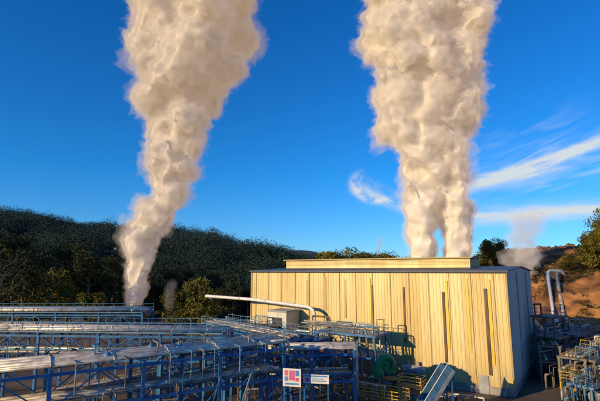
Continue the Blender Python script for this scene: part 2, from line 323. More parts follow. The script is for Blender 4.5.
# ------------------------------------------------ turbine hall
BC=Vector((27.4,58.5,0)); BANG=math.atan2(.559,-.829); BL=44.0; BW=26.0; EA=15.9
MH=Matrix.Translation(BC)@Matrix.Rotation(BANG,4,'Z')
hall=link("turbine_hall",None,None,"long cream corrugated metal turbine hall with roof monitor","industrial building",None,None,BC,BANG)
def clad(name,c1,c2,streak=.35,sheet=1.0,zs=.06,xs=1.6,lo=.35,hi=.9,met=.1,stain=0):
    m,t,b=newmat(name); tcx=t.nodes.new("ShaderNodeTexCoord"); sep=t.nodes.new("ShaderNodeSeparateXYZ"); t.links.new(tcx.outputs['Object'],sep.inputs[0])
    mp=t.nodes.new("ShaderNodeMapping"); mp.inputs['Scale'].default_value=(xs,xs,zs); t.links.new(tcx.outputs['Object'],mp.inputs[0])
    nz=t.nodes.new("ShaderNodeTexNoise"); nz.inputs['Scale'].default_value=1; nz.inputs['Detail'].default_value=8; nz.inputs['Roughness'].default_value=.6; t.links.new(mp.outputs[0],nz.inputs['Vector'])
    fl=t.nodes.new("ShaderNodeMath"); fl.operation='FLOOR'; ml=t.nodes.new("ShaderNodeMath"); ml.operation='MULTIPLY'; ml.inputs[1].default_value=sheet
    sm=t.nodes.new("ShaderNodeMath"); sm.operation='ADD'; t.links.new(sep.outputs[0],sm.inputs[0]); t.links.new(sep.outputs[1],sm.inputs[1])
    t.links.new(sm.outputs[0],ml.inputs[0]); t.links.new(ml.outputs[0],fl.inputs[0]); wn=t.nodes.new("ShaderNodeTexWhiteNoise"); wn.noise_dimensions='1D'; t.links.new(fl.outputs[0],wn.inputs['W'])
    a=t.nodes.new("ShaderNodeMath"); a.operation='MULTIPLY_ADD'; t.links.new(wn.outputs[0],a.inputs[0]); a.inputs[1].default_value=streak; t.links.new(nz.outputs[0],a.inputs[2])
    r=t.nodes.new("ShaderNodeValToRGB"); r.color_ramp.elements[0].position=lo; r.color_ramp.elements[1].position=hi
    r.color_ramp.elements[0].color=(*c1,1); r.color_ramp.elements[1].color=(*c2,1); t.links.new(a.outputs[0],r.inputs[0]); col=r.outputs[0]
    if stain:
        mp2=t.nodes.new("ShaderNodeMapping"); mp2.inputs['Scale'].default_value=(.6,.6,.14); mp2.inputs['Location'].default_value=(7,3,1); t.links.new(tcx.outputs['Object'],mp2.inputs[0])
        ns_=t.nodes.new("ShaderNodeTexNoise"); ns_.inputs['Scale'].default_value=1; ns_.inputs['Detail'].default_value=9; ns_.inputs['Roughness'].default_value=.7; t.links.new(mp2.outputs[0],ns_.inputs['Vector'])
        mr_=t.nodes.new("ShaderNodeMapRange"); mr_.inputs[1].default_value=.5; mr_.inputs[2].default_value=.75; mr_.inputs[4].default_value=stain; t.links.new(ns_.outputs[0],mr_.inputs[0])
        mx=t.nodes.new("ShaderNodeMix"); mx.data_type='RGBA'; t.links.new(mr_.outputs[0],mx.inputs[0]); t.links.new(col,mx.inputs[6]); mx.inputs[7].default_value=(.26,.23,.16,1); col=mx.outputs[2]
        mg=t.nodes.new("ShaderNodeMapRange"); mg.inputs[1].default_value=1.0; mg.inputs[2].default_value=4.5; mg.inputs[3].default_value=.5; mg.inputs[4].default_value=0; t.links.new(sep.outputs[2],mg.inputs[0])
        mm=t.nodes.new("ShaderNodeMath"); mm.operation='MULTIPLY'; t.links.new(mg.outputs[0],mm.inputs[0]); t.links.new(ns_.outputs[0],mm.inputs[1])
        mx2=t.nodes.new("ShaderNodeMix"); mx2.data_type='RGBA'; t.links.new(mm.outputs[0],mx2.inputs[0]); t.links.new(col,mx2.inputs[6]); mx2.inputs[7].default_value=(.16,.11,.06,1); col=mx2.outputs[2]
    t.links.new(col,b.inputs['Base Color']); b.inputs['Roughness'].default_value=.45; b.inputs['Metallic'].default_value=met
    return m
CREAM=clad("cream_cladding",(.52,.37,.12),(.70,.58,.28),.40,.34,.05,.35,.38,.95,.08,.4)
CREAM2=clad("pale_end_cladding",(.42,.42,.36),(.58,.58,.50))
ROOFM=mat_noise("dark_blue_roof",(.012,.03,.06),(.03,.055,.1),.4,.5)
STRIP=clad("translucent_strip",(.018,.010,.005),(.26,.13,.025),.1,.7,.35,.9,.38,.9)
STRIPG=clad("grey_translucent_strip",(.36,.26,.10),(.50,.38,.16),.1,.7,.2,.9)
STRIPY=clad("yellow_translucent_strip",(.64,.40,.03),(.78,.54,.06),.1,.7,.3,.9)
SEAM=mat_noise("seam_trim",(.34,.24,.09),(.46,.34,.14),.5,.6)
def corr(L,z0,z1f,pitch=.5,dep=.035):
    vs=[];fs=[];n=int(L/pitch);xs=[]
    for i in range(n):
        x=i*pitch
        for fx,fy in ((0,0),(.5,0),(.62,dep),(.84,dep),(.96,0)): xs.append((x+fx*pitch,fy))
    xs.append((L,0))
    for x,y in xs: vs+=[(x,y,z0),(x,y,z1f(x))]
    for i in range(len(xs)-1): fs.append((2*i,2*i+1,2*i+3,2*i+2))
    return vs,fs
vs,fs=corr(BL,1.0,lambda x:EA)
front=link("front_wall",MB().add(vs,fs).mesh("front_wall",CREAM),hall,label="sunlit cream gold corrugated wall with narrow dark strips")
pl=MB().box(-.05,BL+.05,-BW-.1,.12,0,1.0).mesh("plinth",CONC); link("plinth",pl,hall)
RZ=EA+.65
vs,fs=corr(BW,1.0,lambda x:EA+(RZ-EA)*(1-abs(x-BW/2)/(BW/2)))
vs=[(-v[1],-v[0],v[2]) for v in vs]
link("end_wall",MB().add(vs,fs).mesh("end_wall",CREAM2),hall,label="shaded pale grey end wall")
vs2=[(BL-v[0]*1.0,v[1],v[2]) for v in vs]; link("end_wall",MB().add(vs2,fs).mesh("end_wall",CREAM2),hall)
link("back_wall",MB().box(0,BL,-BW-.02,-BW,1.0,EA).mesh("back_wall",CREAM2),hall)
rf=MB(); ov=.35
for s_ in (0,1):
    y0=ov if s_==0 else -BW-ov; y1=-BW/2; z0=EA+.05-ov*(RZ-EA)/(BW/2)
    a=[(-ov,y0,z0),(BL+ov,y0,z0),(BL+ov,y1,RZ+.05),(-ov,y1,RZ+.05)]
    b2=[(x,y,z+.1) for x,y,z in a]; rf.add(a+b2,[(0,1,2,3),(4,7,6,5),(0,4,5,1),(1,5,6,2),(3,7,4,0)])
roof=link("roof",rf.mesh("roof",ROOFM),hall)
gt=MB().box(-ov,BL+ov,ov+.005,ov+.2,EA-.14,EA+.07); link("gutter",gt.mesh("gutter",ROOFM),roof)
mx0,mx1=6.5,42.5
mo=MB(); my0,my1=-BW/2+4.0,-BW/2-3.0; mz=EA+2.1
mo.box(mx0,mx1,my1,my0,EA+.3,mz); mon=link("roof_monitor",mo.mesh("roof_monitor",CREAM),roof,label="raised cream ventilator along the ridge")
mr=MB().box(mx0-.4,mx1+.4,my1-.5,my0+.5,mz+.003,mz+.2); link("monitor_roof",mr.mesh("monitor_roof",SEAM),roof)
lv=MB()
for k in range(4): lv.box(mx0+.2,mx1-.2,my0+.004,my0+.08,EA+1.15+k*.22,EA+1.23+k*.22)
link("louvre",lv.mesh("louvre",SEAM),roof)
def s_of_u(u):
    k=(u-300)/F/1.0127; return (27.4-k*58.5)/(.829+k*.559)
for i in range(15):
    s=1.6+i*2.95
    link("seam_cover",MB().box(s-.06,s+.06,.037,.10,1.0,EA-.1).mesh("seam_cover",SEAM),hall)
for u,z0,z1,w_,m in ((484,2.4,13.6,.42,STRIP),(487.8,3.6,14.8,.34,STRIPY),(442,3.4,13.0,.36,STRIP),(445.4,5.2,14.6,.34,STRIPY),(403,5.5,13.6,.26,STRIP),(372,7,13.8,.22,STRIP),(369.5,6,14.8,.35,STRIPY),(345,8.5,14.6,.35,STRIPG),(325,9.5,15,.36,STRIPG),(308,10.4,14.4,.5,STRIPG),(466,5,15,.3,STRIPY)):
    s=s_of_u(u); link("window_strip",MB().box(s-w_/2,s+w_/2,.039,.125,z0,z1).mesh("window_strip",m),hall)
link("corner_trim",MB().box(-.12,.13,-.13,.14,1.002,EA-.05).mesh("corner_trim",SEAM),hall)
link("corner_trim",MB().box(BL-.13,BL+.12,-.13,.14,1.002,EA-.05).mesh("corner_trim",SEAM),hall)
dr=MB().box(3.0,4.2,.13,.2,0,2.3); link("door",dr.mesh("door",GREY),hall)
for y in (-8,-18): link("downpipe",MB().tube([(-.2,y,1),(-.2,y,EA-.2)],.09,8).mesh("downpipe",GREY),hall)
sA=s_of_u(292); 
an=link("equipment_shelter",None,None,"small pale grey metal shelter beside the hall","shed",None,None,MH@Vector((sA,2.4,0)),BANG)
link("wall",MB().box(-1.9,1.9,-1.9,1.9,0,9.2).mesh("wall",CREAM2),an); link("roof",MB().box(-2.1,2.1,-2.1,2.1,9.203,9.45).mesh("roof",GREY),an)
link("door",MB().box(-.6,.6,1.953,2.0,0,2.2).mesh("door",GREY),an); link("louvre",MB().box(-1,1,1.903,1.97,6.5,8.3).mesh("louvre",DARK),an)
d0=MH@Vector((s_of_u(220)+.5,3.2,11.2)); d1=MH@Vector((s_of_u(316),2.2,10.1)); 
pipe([aty(211,298.5,88),d0,MH@Vector((s_of_u(262),2.6,10.9)),d1,d1+Vector((.8,-1.0,-.6)),d1+Vector((1.0,-1.4,-6))],.27,WHITE,"long white duct running along the cream wall",None,4,name="steam_duct",cat="duct")
# ------------------------------------------------ equipment platform
def platform(cx,cy,ang,sx_,sy_,levels,mat=BLUE,label="",railmat=BLUE2,cat="platform",stuff=0):
    root=link("equipment_platform",None,None,label,cat,None,None,(cx,cy,0),ang)
    cme=MB().box(-.12,.12,-.12,.12,0,levels[-1]).mesh("column",mat)
    nx=max(1,round(sx_/4)); 
    for i in range(nx+1):
        for s_ in (-1,1): link("column",cme,root,loc=(-sx_/2+i*sx_/nx,s_*sy_/2,0))
    for z in levels:
        fl=MB().box(-sx_/2-.3,sx_/2+.3,-sy_/2-.3,sy_/2+.3,z+.003,z+.08)
        for s_ in (-1,1): fl.beam((-sx_/2-.3,s_*(sy_/2+.32),z-.08),(sx_/2+.3,s_*(sy_/2+.32),z-.08),.1,.26)
        for s_ in (-1,1): fl.beam((s_*(sx_/2+.32),-sy_/2-.3,z-.08),(s_*(sx_/2+.32),sy_/2+.3,z-.08),.1,.26)
        link("deck",fl.mesh("deck",mat),root)
        r=MB(); X=sx_/2+.28;Y=sy_/2+.28
        cs=[(-X,-Y),(X,-Y),(X,Y),(-X,Y),(-X,-Y)]
        for i in range(4):
            a=Vector((*cs[i],z));b=Vector((*cs[i+1],z)); n=max(1,int((b-a).length/1.5))
            for h in (.55,1.1): r.tube([a+Vector((0,0,h)),b+Vector((0,0,h))],.035,6)
            for j in range(n): q=a+(b-a)*j/n; r.tube([q,q+Vector((0,0,1.1))],.035,6)
        link("handrail",r.mesh("handrail",railmat),root)
    br=MB(); zs=[0]+levels
    for i in range(nx):
        for k in range(len(levels)):
            x0=-sx_/2+i*sx_/nx;x1=x0+sx_/nx
            for s_ in (-1,1): br.beam((x0,s_*sy_/2,zs[k]),(x1,s_*sy_/2,zs[k+1]-.2),.1)
    link("bracing",br.mesh("bracing",mat),root)
    Mx=Matrix.Translation((cx,cy,0))@Matrix.Rotation(ang,4,'Z'); rd=random.Random(int(cx*10+cy))
    for z in [0]+levels: loops(Mx,sx_,sy_,z,stuff,rd)
    return root
platform(7.5,65.5,BANG,9,4.0,[4.2,7.2],label="blue steel equipment platform with handrails",stuff=4)
platform(1.0,67,BANG,6,4,[3.5,6.2],label="low blue steel platform carrying pipework",mat=BLUE,stuff=4)
platform(-8,74,BANG,7,5,[4,7],label="brown steel platform in front of the hall",mat=RUST,stuff=3)
for k in range(6):
    a=MH@Vector((29-k*.9,5.6+(k%3)*.6,8.0+.35*(k%2))); b_=MH@Vector((16.0+k*.7,5.6+(k%3)*.6,8.0+.35*(k%2))); 
    pipe([a,b_,b_+Vector((.5,-.5,-7.8))],.10+.04*(k%3),[SILV,SILV,SILD][k%3],"silver pipe bending down from a platform","pipes over the equipment platform",3)
loops(Matrix.Translation((16,56.5,0))@Matrix.Rotation(BANG,4,'Z'),9,3,0,14,random.Random(4),1.6)
loops(Matrix.Translation((6,58,0))@Matrix.Rotation(BANG,4,'Z'),8,5,0,18,random.Random(5),3)
def vessel(p,r,h,mat=SILV,legs=True,label="",axis='Z',ang=0,name="pressure_vessel",cat="tank"):
    root=link(name,None,None,label,cat,None,None,p,ang)
    mb=MB(); n=6; prof=[(0.02,0)]+[(r*math.sin(math.pi/2*i/n),r*.5*(1-math.cos(math.pi/2*i/n))) for i in range(1,n+1)]
    pts=[(q[1],q[0]) for q in prof]; pts+=[(h-a,b) for a,b in pts[::-1]]
    if axis=='Z':
        base=1.4 if legs else .2
        mb.tube([(0,0,base+a) for a,_ in pts],[b for _,b in pts],20)
    else:
        mb.tube([(a-h/2,0,1.2+r) for a,_ in pts],[b for _,b in pts],20); base=1.2
    link("shell",mb.mesh("shell",mat,True),root)
    if axis=='Z':
        for k in range(4):
            a=math.pi/4+k*math.pi/2; link("leg",MB().beam((r*.85*math.cos(a),r*.85*math.sin(a),0),(r*.85*math.cos(a),r*.85*math.sin(a),base+r*.6),.16).mesh("leg",DARK),root)
        nz=MB(); nz.tube([(0,0,base+h-.05),(0,0,base+h+.5)],r*.18,10); nz.tube([(0,0,base+h+.42),(0,0,base+h+.52)],r*.3,10)
        link("nozzle",nz.mesh("nozzle",mat),root)
        nz=MB(); nz.tube([(0,-r*.9,base+h*.4),(0,-r-.5,base+h*.4)],r*.16,10); nz.tube([(0,-r-.42,base+h*.4),(0,-r-.52,base+h*.4)],r*.26,10)
        link("nozzle",nz.mesh("nozzle",mat),root)
    else:
        for k in (-1,1): link("saddle",MB().box(k*h*.3-.2,k*h*.3+.2,-r*.8,r*.8,0,1.2+r*.3).mesh("saddle",CONC),root)
        for k in (-1,1): link("nozzle",MB().tube([(k*h*.2,0,1.2+2*r-.05),(k*h*.2,0,1.7+2*r)],.2,10).mesh("nozzle",mat),root)
    return root
def gp(u,v,z=0): 
    p=atz(u,v,z); p.z=z; return p
for (u,v,r,h,m,lab) in ((336,374,.9,3.6,SILV,"silver upright pressure vessel on legs"),(226,352,1.3,5,SILD,"weathered upright vessel beside racks"),(256,356,1.0,4.5,SILV,"silver upright pressure vessel on legs"),(180,356,1.1,4.5,SILD,"weathered upright vessel beside racks"),(562,352,1.2,3.0,SILD,"weathered upright tank near the end wall"),(586,348,1.1,2.8,RUST,"brown upright tank near the end wall")):
    vessel(gp(u,v),r,h,m,label=lab)
vessel(gp(575,377),.9,6,SILV,axis='X',ang=.6,label="silver horizontal tank on concrete saddles")
vessel(gp(414,384),.7,3.6,GREY,axis='X',ang=BANG,label="grey horizontal tank beside the cream wall")
def silencer(p,r,h,mat=RUST,label=""):
    root=link("steam_silencer",None,None,label,"silencer",None,None,p)
    mb=MB(); mb.tube([(0,0,0),(0,0,h)],r,24,cap=False); mb.tube([(0,0,h),(0,0,h+.001)],r*.97,24,cap=False)
    link("shell",mb.mesh("shell",mat,True),root)
    for z in (h*.3,h*.65,h-.1): link("ring",MB().tube([(0,0,z),(0,0,z+.15)],r*1.03,24,cap=False).mesh("ring",DARK),root)
    link("inlet_pipe",MB().tube([(-r-5,0,1.5),(-r+.3,0,1.5)],.5,12).mesh("inlet_pipe",SILV,True),root)
gb=link("green_blower",None,None,"green painted blower with round casing on frame","industrial blower",None,None,(11.0,58.2,0),.1)
gb.scale=(1.05,1.05,1.1)
vol=MB(); path=[];rad=[]
for i in range(33):
    a=-math.pi/2+i/32*1.6*math.pi; R=.9; path.append((R*math.cos(a),0,3.7+R*math.sin(a))); rad.append(.24+.26*i/32)
path+=[(path[-1][0]-.1,0,2.9),(path[-1][0]-.1,0,2.25)]; rad+=[.52,.54]
vol.tube(path,rad,14); link("casing",vol.mesh("casing",GREEN,True),gb)
link("hub",MB().tube([(0,-.3,3.7),(0,.4,3.7)],[.5,.62],20).tube([(0,-.7,3.7),(0,-.3,3.7)],.2,16).mesh("hub",GREEN,True),gb)
fr=MB()
for x in (-1.1,1.1):
    for y in (-.8,.8): fr.beam((x,y,0),(x,y,2.2),.14)
fr.box(-1.5,1.4,-1.0,1.0,2.1,2.2); fr.beam((-1.1,-.8,.2),(1.1,-.8,2.0),.1); link("support_frame",fr.mesh("support_frame",DARK),gb)
link("motor",MB().tube([(0,.45,3.7),(0,1.7,3.7)],.4,16).mesh("motor",DARK,True),gb)
def yrail(p,ang,sx_,sy_,z,label):
    root=link("yellow_platform",None,None,label,"platform",None,None,p,ang)
    link("deck",MB().box(-sx_/2,sx_/2,-sy_/2,sy_/2,z-.1,z).mesh("deck",DARK),root)
    lg=MB().beam((0,0,0),(0,0,z-.1),.14).mesh("leg",YEL)
    for x in (-1,1):
        for y in (-1,1): link("leg",lg,root,loc=(x*sx_/2*.93,y*sy_/2*.93,0))
    r=MB(); X=sx_/2-.05;Y=sy_/2-.05; cs=[(-X,-Y),(X,-Y),(X,Y),(-X,Y),(-X,-Y)]
    for i in range(4):
        a=Vector((*cs[i],z));b=Vector((*cs[i+1],z)); n=max(1,int((b-a).length/1.0))
        for h in (.4,.75,1.15): r.tube([a+Vector((0,0,h)),b+Vector((0,0,h))],.04,6)
        for j in range(n): q=a+(b-a)*j/n; r.tube([q,q+Vector((0,0,1.15))],.04,6)
    link("handrail",r.mesh("handrail",YEL),root)
yrail(Vector((9.0,53.4,0)),BANG,7,2.4,1.5,"yellow railed access platform near the cream wall")
yrail(Vector((13.6,55.5,0)),BANG,3,2,2.2,"small yellow railed platform beside the blower")
yrail(Vector((36.2,60.8,0)),.6,2.6,1.8,1.6,"yellow railed platform at the end wall")
def stairs(a,b,wd,label):
    a=Vector(a);b=Vector(b); root=link("access_staircase",None,None,label,"stairs",None,None,(a.x,a.y,0))
    d=b-a; h=Vector((d.x,d.y,0)).normalized(); n=Vector((-h.y,h.x,0)); o=Vector((a.x,a.y,0)); up=d.normalized().cross(n) ; up=up if up.z>0 else -up
    for s_ in (-1,1):
        link("stringer",MB().beam(a-o+n*s_*wd/2,b-o+n*s_*wd/2,.12,.4).mesh("stringer",GREY),root)
        link("side_panel",MB().beam(a-o+n*s_*wd/2+up*.62,b-o+n*s_*wd/2+up*.62,.05,.82).mesh("side_panel",BLUE2),root)
        link("handrail",MB().tube([a-o+n*s_*wd/2+up*1.09,b-o+n*s_*wd/2+up*1.09],.05,8).mesh("handrail",WHITE),root)
        for j in range(7):
            q=a-o+n*s_*(wd/2+.04)+d*(j+.5)/7; link("stiffener",MB().beam(q+up*.22,q+up*1.02,.06,.06,up=d).mesh("stiffener",GREY),root)
    k=int(d.length/.3); tm=MB()
    for j in range(k): tm.beam(a-o+d*(j+.5)/k-n*(wd/2-.07),a-o+d*(j+.5)/k+n*(wd/2-.07),.24,.05)
    link("treads",tm.mesh("treads",BLUE),root)
    link("underplate",MB().beam(a-o-up*.22,b-o-up*.22,wd-.16,.04).mesh("underplate",BLUE),root)
    for t_ in (.45,.93):
        q=a-o+d*t_
        for y in (-1,1): link("post",MB().beam(q+n*y*wd*.42+Vector((0,0,-q.z)),q+n*y*wd*.42+Vector((0,0,-.3)),.12).mesh("post",BLUE),root)
stairs((13.0,50,.2),(17.0,51.3,5.0),1.2,"steep blue grey enclosed steel staircase")
def board(u0,v0,u1,v1,z,Y,shapes,label):
    a=aty(u0,v0,Y); b_=aty(u1,v1,Y-.4); wd=(Vector((b_.x,b_.y,0))-Vector((a.x,a.y,0))).length; hgt=a.z-b_.z
    ang=math.atan2(b_.y-a.y,b_.x-a.x)
    root=link("banner_board",None,None,label,"banner",None,None,(a.x,a.y,b_.z),ang)
    link("panel",MB().box(0,wd,-.03,.03,0,hgt).mesh("panel",WHITE),root)
    for (x0,x1,z0,z1,m) in shapes:
        link("printed_mark",MB().box(x0*wd,x1*wd,-.042,-.033,z0*hgt,z1*hgt).mesh("printed_mark",m),root)
    for x in (.1,wd-.1): link("post",MB().beam((x,.12,-b_.z),(x,.12,hgt),.1).mesh("post",BLUE),root)
PINK=mat_noise("pink_print",(.55,.08,.22),(.65,.14,.28),1,.5); BLP=mat_noise("blue_print",(.05,.2,.5),(.08,.28,.6),1,.5)
board(283,368,301,387,0,41.8,[(.1,.3,.6,.9,PINK),(.34,.66,.35,.9,PINK),(.7,.9,.6,.9,BLP),(.1,.3,.3,.55,BLP),(.12,.88,.1,.2,BLP),(.7,.9,.3,.5,PINK)],"white banner with pink and blue printing on rack")
board(303,374,329,384,0,42.2,[(.06,.94,.75,.9,BLP),(.1,.25,.2,.6,PINK),(.35,.9,.25,.35,BLP),(.35,.8,.48,.58,BLP)],"long white printed board fixed to pipe rack")
# right-hand yard
MR,LR,_,_=rack((37.5,62.5),(52,76),3.2,[2.4,4.2],4.5,mat=STEEL,label="low grey pipe rack near the end wall",rail=False)
for o,r,m in [(-1.3,.12,RUST),(-.9,.16,SILV),(-.4,.18,SILD),(.1,.14,SILD),(.6,.18,SILD),(1.2,.16,RUST)]: onrack(MR,LR,o,4.2,r,m,group="pipes on the grey racks")
for o,r,m in [(-1.2,.2,SILD),(0,.2,RUST),(1.1,.2,SILD)]: onrack(MR,LR,o,2.4,r,m,group="pipes on the grey racks")
MR2,LR2,_,_=rack((36.5,66),(50,97),2.6,[3,5.2],5.5,mat=STEEL,label="grey pipe rack alongside the end wall",rail=False)
for o,r,m in [(-1.0,.16,SILV),(-.5,.2,SILD),(.1,.14,RUST),(.7,.2,SILD)]: onrack(MR2,LR2,o,5.2,r,m,group="pipes on the grey racks")
for o,r,m in [(-1,.16,RUST),(.5,.2,SILV)]: onrack(MR2,LR2,o,3,r,m,group="pipes on the grey racks")
platform(45,75,.7,6,4,[3.2,5.8],mat=STEEL,label="tall grey steel platform near the earth bank",railmat=STEEL,stuff=4)
platform(53,86,.5,8,4,[3,5.2],mat=STEEL,label="grey steel platform near the earth bank",railmat=STEEL,stuff=4)
platform(51.5,79,.6,5,4,[2.6,4.6],mat=RUST,label="two storey brown steel platform with pipework",railmat=STEEL,stuff=5)
platform(39,70,.62,3.5,3,[3,6,9],mat=STEEL,label="narrow grey access tower beside the end wall",railmat=BLUE2,stuff=2)
platform(40.5,63.5,.6,4,3,[2.0,4.0],mat=STEEL,label="low grey platform with pipework",railmat=STEEL,stuff=5)
platform(36.5,58.2,.6,3.2,2.4,[1.8],mat=BLUE2,label="low blue platform beside the end wall",railmat=STEEL,stuff=5)
platform(46,69,.6,4,3,[2.4,4.4],mat=STEEL,label="grey platform crowded with pipes",railmat=YEL,stuff=5)
mm_=(SILD,SILD,RUST,STEEL,STEEL,SILV,GREY,BLUE2)
loops(Matrix.Translation((42,67,0))@Matrix.Rotation(.7,4,'Z'),16,9,0,50,random.Random(9),3.2,mm_)
loops(Matrix.Translation((36,58,0))@Matrix.Rotation(.7,4,'Z'),8,5,0,30,random.Random(10),2.4,mm_)
# ------------------------------------------------ terrain
def hz(x,y):
    d=(x-65)*.8+(y-98)*.6
    if d<=0: return -.3
    q=Vector((x*.06,y*.06,0)); d2=d+6*mn.noise(q)*min(1,d/8)
    t=max(0,min(1,d2/32)); z=14.5*t*t*(3-2*t)+max(0,min(20,x-75))*.30*min(1,d/14)
    st=5.2; f=(d2%st)/st; terr=(f**3)*1.0-f*1.0
    z+=terr*2.6*(1 if 0<d2<30 else 0)*min(1,max(0,d2)/4)*min(1,max(0,(30-d2)/5))
    if d2>32: z+=(d2-32)*.08
    z+=mn.fractal(Vector((x*.22,y*.22,0)),1,2,5)*1.9*min(1,d/6)
    z-=abs(mn.noise(Vector((x*.5-y*.35,x*.06,4))))*1.6*min(1,d/6)
    return z
g=MB(); g.add([(-9000,-9000,-.02),(9000,-9000,-.02),(9000,9000,-.02),(-9000,9000,-.02)],[(0,1,2,3)])
link("ground",g.mesh("ground",GROUND),kind="structure")
def grid(name,xs,ys,fz,mat,smooth=True,label=None):
    vs=[(x,y,fz(x,y)) for y in ys for x in xs]; nx=len(xs)
    fs=[(j*nx+i,j*nx+i+1,(j+1)*nx+i+1,(j+1)*nx+i) for j in range(len(ys)-1) for i in range(nx-1)]
    return link(name,MB().add(vs,fs).mesh(name,mat,smooth),kind="structure")
grid("hill",[10+i*.7 for i in range(240)],[60+i*.7 for i in range(230)],hz,DIRT)
tv=[];nT=60
for i in range(nT):
    t=i/(nT-1); cx=64+20*t; cy=103+6*t+1.5*math.sin(t*5); 
    for j in range(7):
        o=(j-3)*.45; x=cx-o*.3; y=cy+o*.95; tv.append((x,y,hz(x,y)+.18))
link("path",MB().add(tv,[(i*7+j,(i+1)*7+j,(i+1)*7+j+1,i*7+j+1) for i in range(nT-1) for j in range(6)]).mesh("path",TRACK,True),kind="structure")
prof=[(-700,190),(-300,192),(-100,204),(0,215),(30,221),(80,229),(120,233),(175,235),(215,240),(245,250),(275,260),(310,263),(360,267),(460,271),(700,272)]
def rv(u,pr=prof):
    for i in range(len(pr)-1):
        if pr[i][0]<=u<=pr[i+1][0]:
            t=(u-pr[i][0])/(pr[i+1][0]-pr[i][0]); t=t*t*(3-2*t)*.5+t*.5; return pr[i][1]*(1-t)+pr[i+1][1]*t
    return pr[-1][1]
YB,YR=150.,430.
def elev(u,v): d=ray(u,v); return d.z/d.y
def hz_left(u,Y):
    zr=H+elev(u,rv(u))*YR; t=(Y-YB)/(YR-YB)
    if t<0: return -1
    if t<=1: z=zr*(t**.9); n=(mn.noise(Vector((u*.02,Y*.012,3)))*18+mn.noise(Vector((u*.05,Y*.03,8)))*8)*t*(1-t)*3
    else: z=zr*max(0,1-(t-1)*1.3); n=0
    return z+n
vs=[];us=[-700+i*10 for i in range(141)]; Ys=[YB+j*10 for j in range(46)]
for Y in Ys:
    for u in us:
        X=(u-300)/F*1.0127*Y; vs.append((X,Y,hz_left(u,Y)))
nx=len(us); fs=[(j*nx+i,j*nx+i+1,(j+1)*nx+i+1,(j+1)*nx+i) for j in range(len(Ys)-1) for i in range(nx-1)]
link("hill",MB().add(vs,fs).mesh("hill",HILLM,True),kind="structure")
pr2=[(-900,235),(150,240),(235,253),(275,252),(290,250.5),(305,250),(330,255),(400,259),(520,258),(600,254),(900,244)]
vs=[];YF=1500
for i in range(181):
    u=-900+i*10; X=(u-300)/F*1.0127*YF; z=H+elev(u,rv(u,pr2))*YF+mn.noise(Vector((u*.03,0,0)))*6
    vs+=[(X*.7,YF*.7,0),(X,YF,z),(X*1.3,YF*1.3,0)]
fs=[]
for i in range(180):
    for k in (0,1): a=i*3+k; fs.append((a,a+3,a+4,a+1))
link("hill",MB().add(vs,fs).mesh("hill",FARH,True),kind="structure")
vs=[];P0=Vector((-80,-12,0));D=Vector((.582,-.813,0));Nn=Vector((.813,.582,0))  # unseen ridge behind the camera, added and shaped to shade the foreground
ns,nt_=70,14
for i in range(ns):
    for j in range(nt_):
        s=-260+i*520/(ns-1); t=-60+j*110/(nt_-1); p=P0+D*s+Nn*t
        k=max(0,1-abs(t)/(60 if t<0 else 50)); hh=(18.5+3.5*mn.noise(Vector((s*.05,1,0)))+3*mn.noise(Vector((s*.2,5,0))))*k**.8
        vs.append((p.x,p.y,hh-.2))
fs=[(i*nt_+j,(i+1)*nt_+j,(i+1)*nt_+j+1,i*nt_+j+1) for i in range(ns-1) for j in range(nt_-1)]
link("hill",MB().add(vs,fs).mesh("hill",HILLM,True),kind="structure")
# ------------------------------------------------ forest stuff
def quads(centers,size,name,mat):
    n=len(centers); a=rng.normal(size=(n,3)); a/=np.linalg.norm(a,axis=1)[:,None]; b=rng.normal(size=(n,3)); b-=a*(a*b).sum(1)[:,None]; b/=np.linalg.norm(b,axis=1)[:,None]
    s=(size*rng.uniform(.6,1.3,n))[:,None]; V=np.empty((n,4,3)); V[:,0]=centers+a*s; V[:,1]=centers+b*s*.6; V[:,2]=centers-a*s; V[:,3]=centers-b*s*.6
    me=bpy.data.meshes.new(name); me.vertices.add(4*n); me.vertices.foreach_set('co',V.ravel()); me.loops.add(4*n); me.loops.foreach_set('vertex_index',np.arange(4*n,dtype=np.int32))
    me.polygons.add(n); me.polygons.foreach_set('loop_start',np.arange(0,4*n,4,dtype=np.int32)); me.update(calc_edges=True); me.validate(); me.materials.append(mat); return me
def crownpts(n,R,Hh):
    p=rng.normal(size=(n,3)); p/=np.linalg.norm(p,axis=1)[:,None]; r=rng.uniform(.6,1,n)[:,None]; p=p*r; p[:,0]*=R;p[:,1]*=R;p[:,2]=p[:,2]*Hh/2
    return p
cs=[]
for _ in range(5600):
    u=random.uniform(-60,420); t=random.random()**.7; Y=YB+2+t*(YR-YB+6)
    z=hz_left(u,min(Y,YR)); X=(u-300)/F*1.0127*Y; R=random.choice((2.5,3.5,4.5,6,7.5))*random.uniform(.85,1.15); hh=R*random.uniform(1.3,2.2)
    p=crownpts(int(70+R*34),R,hh)+np.array([X,Y,z+hh*.35]); cs.append(p)
cs=np.concatenate(cs); link("forest",quads(cs,.38,"forest",FOREST),kind="stuff",label="dense dark green forest covering the hillside",cat="forest")
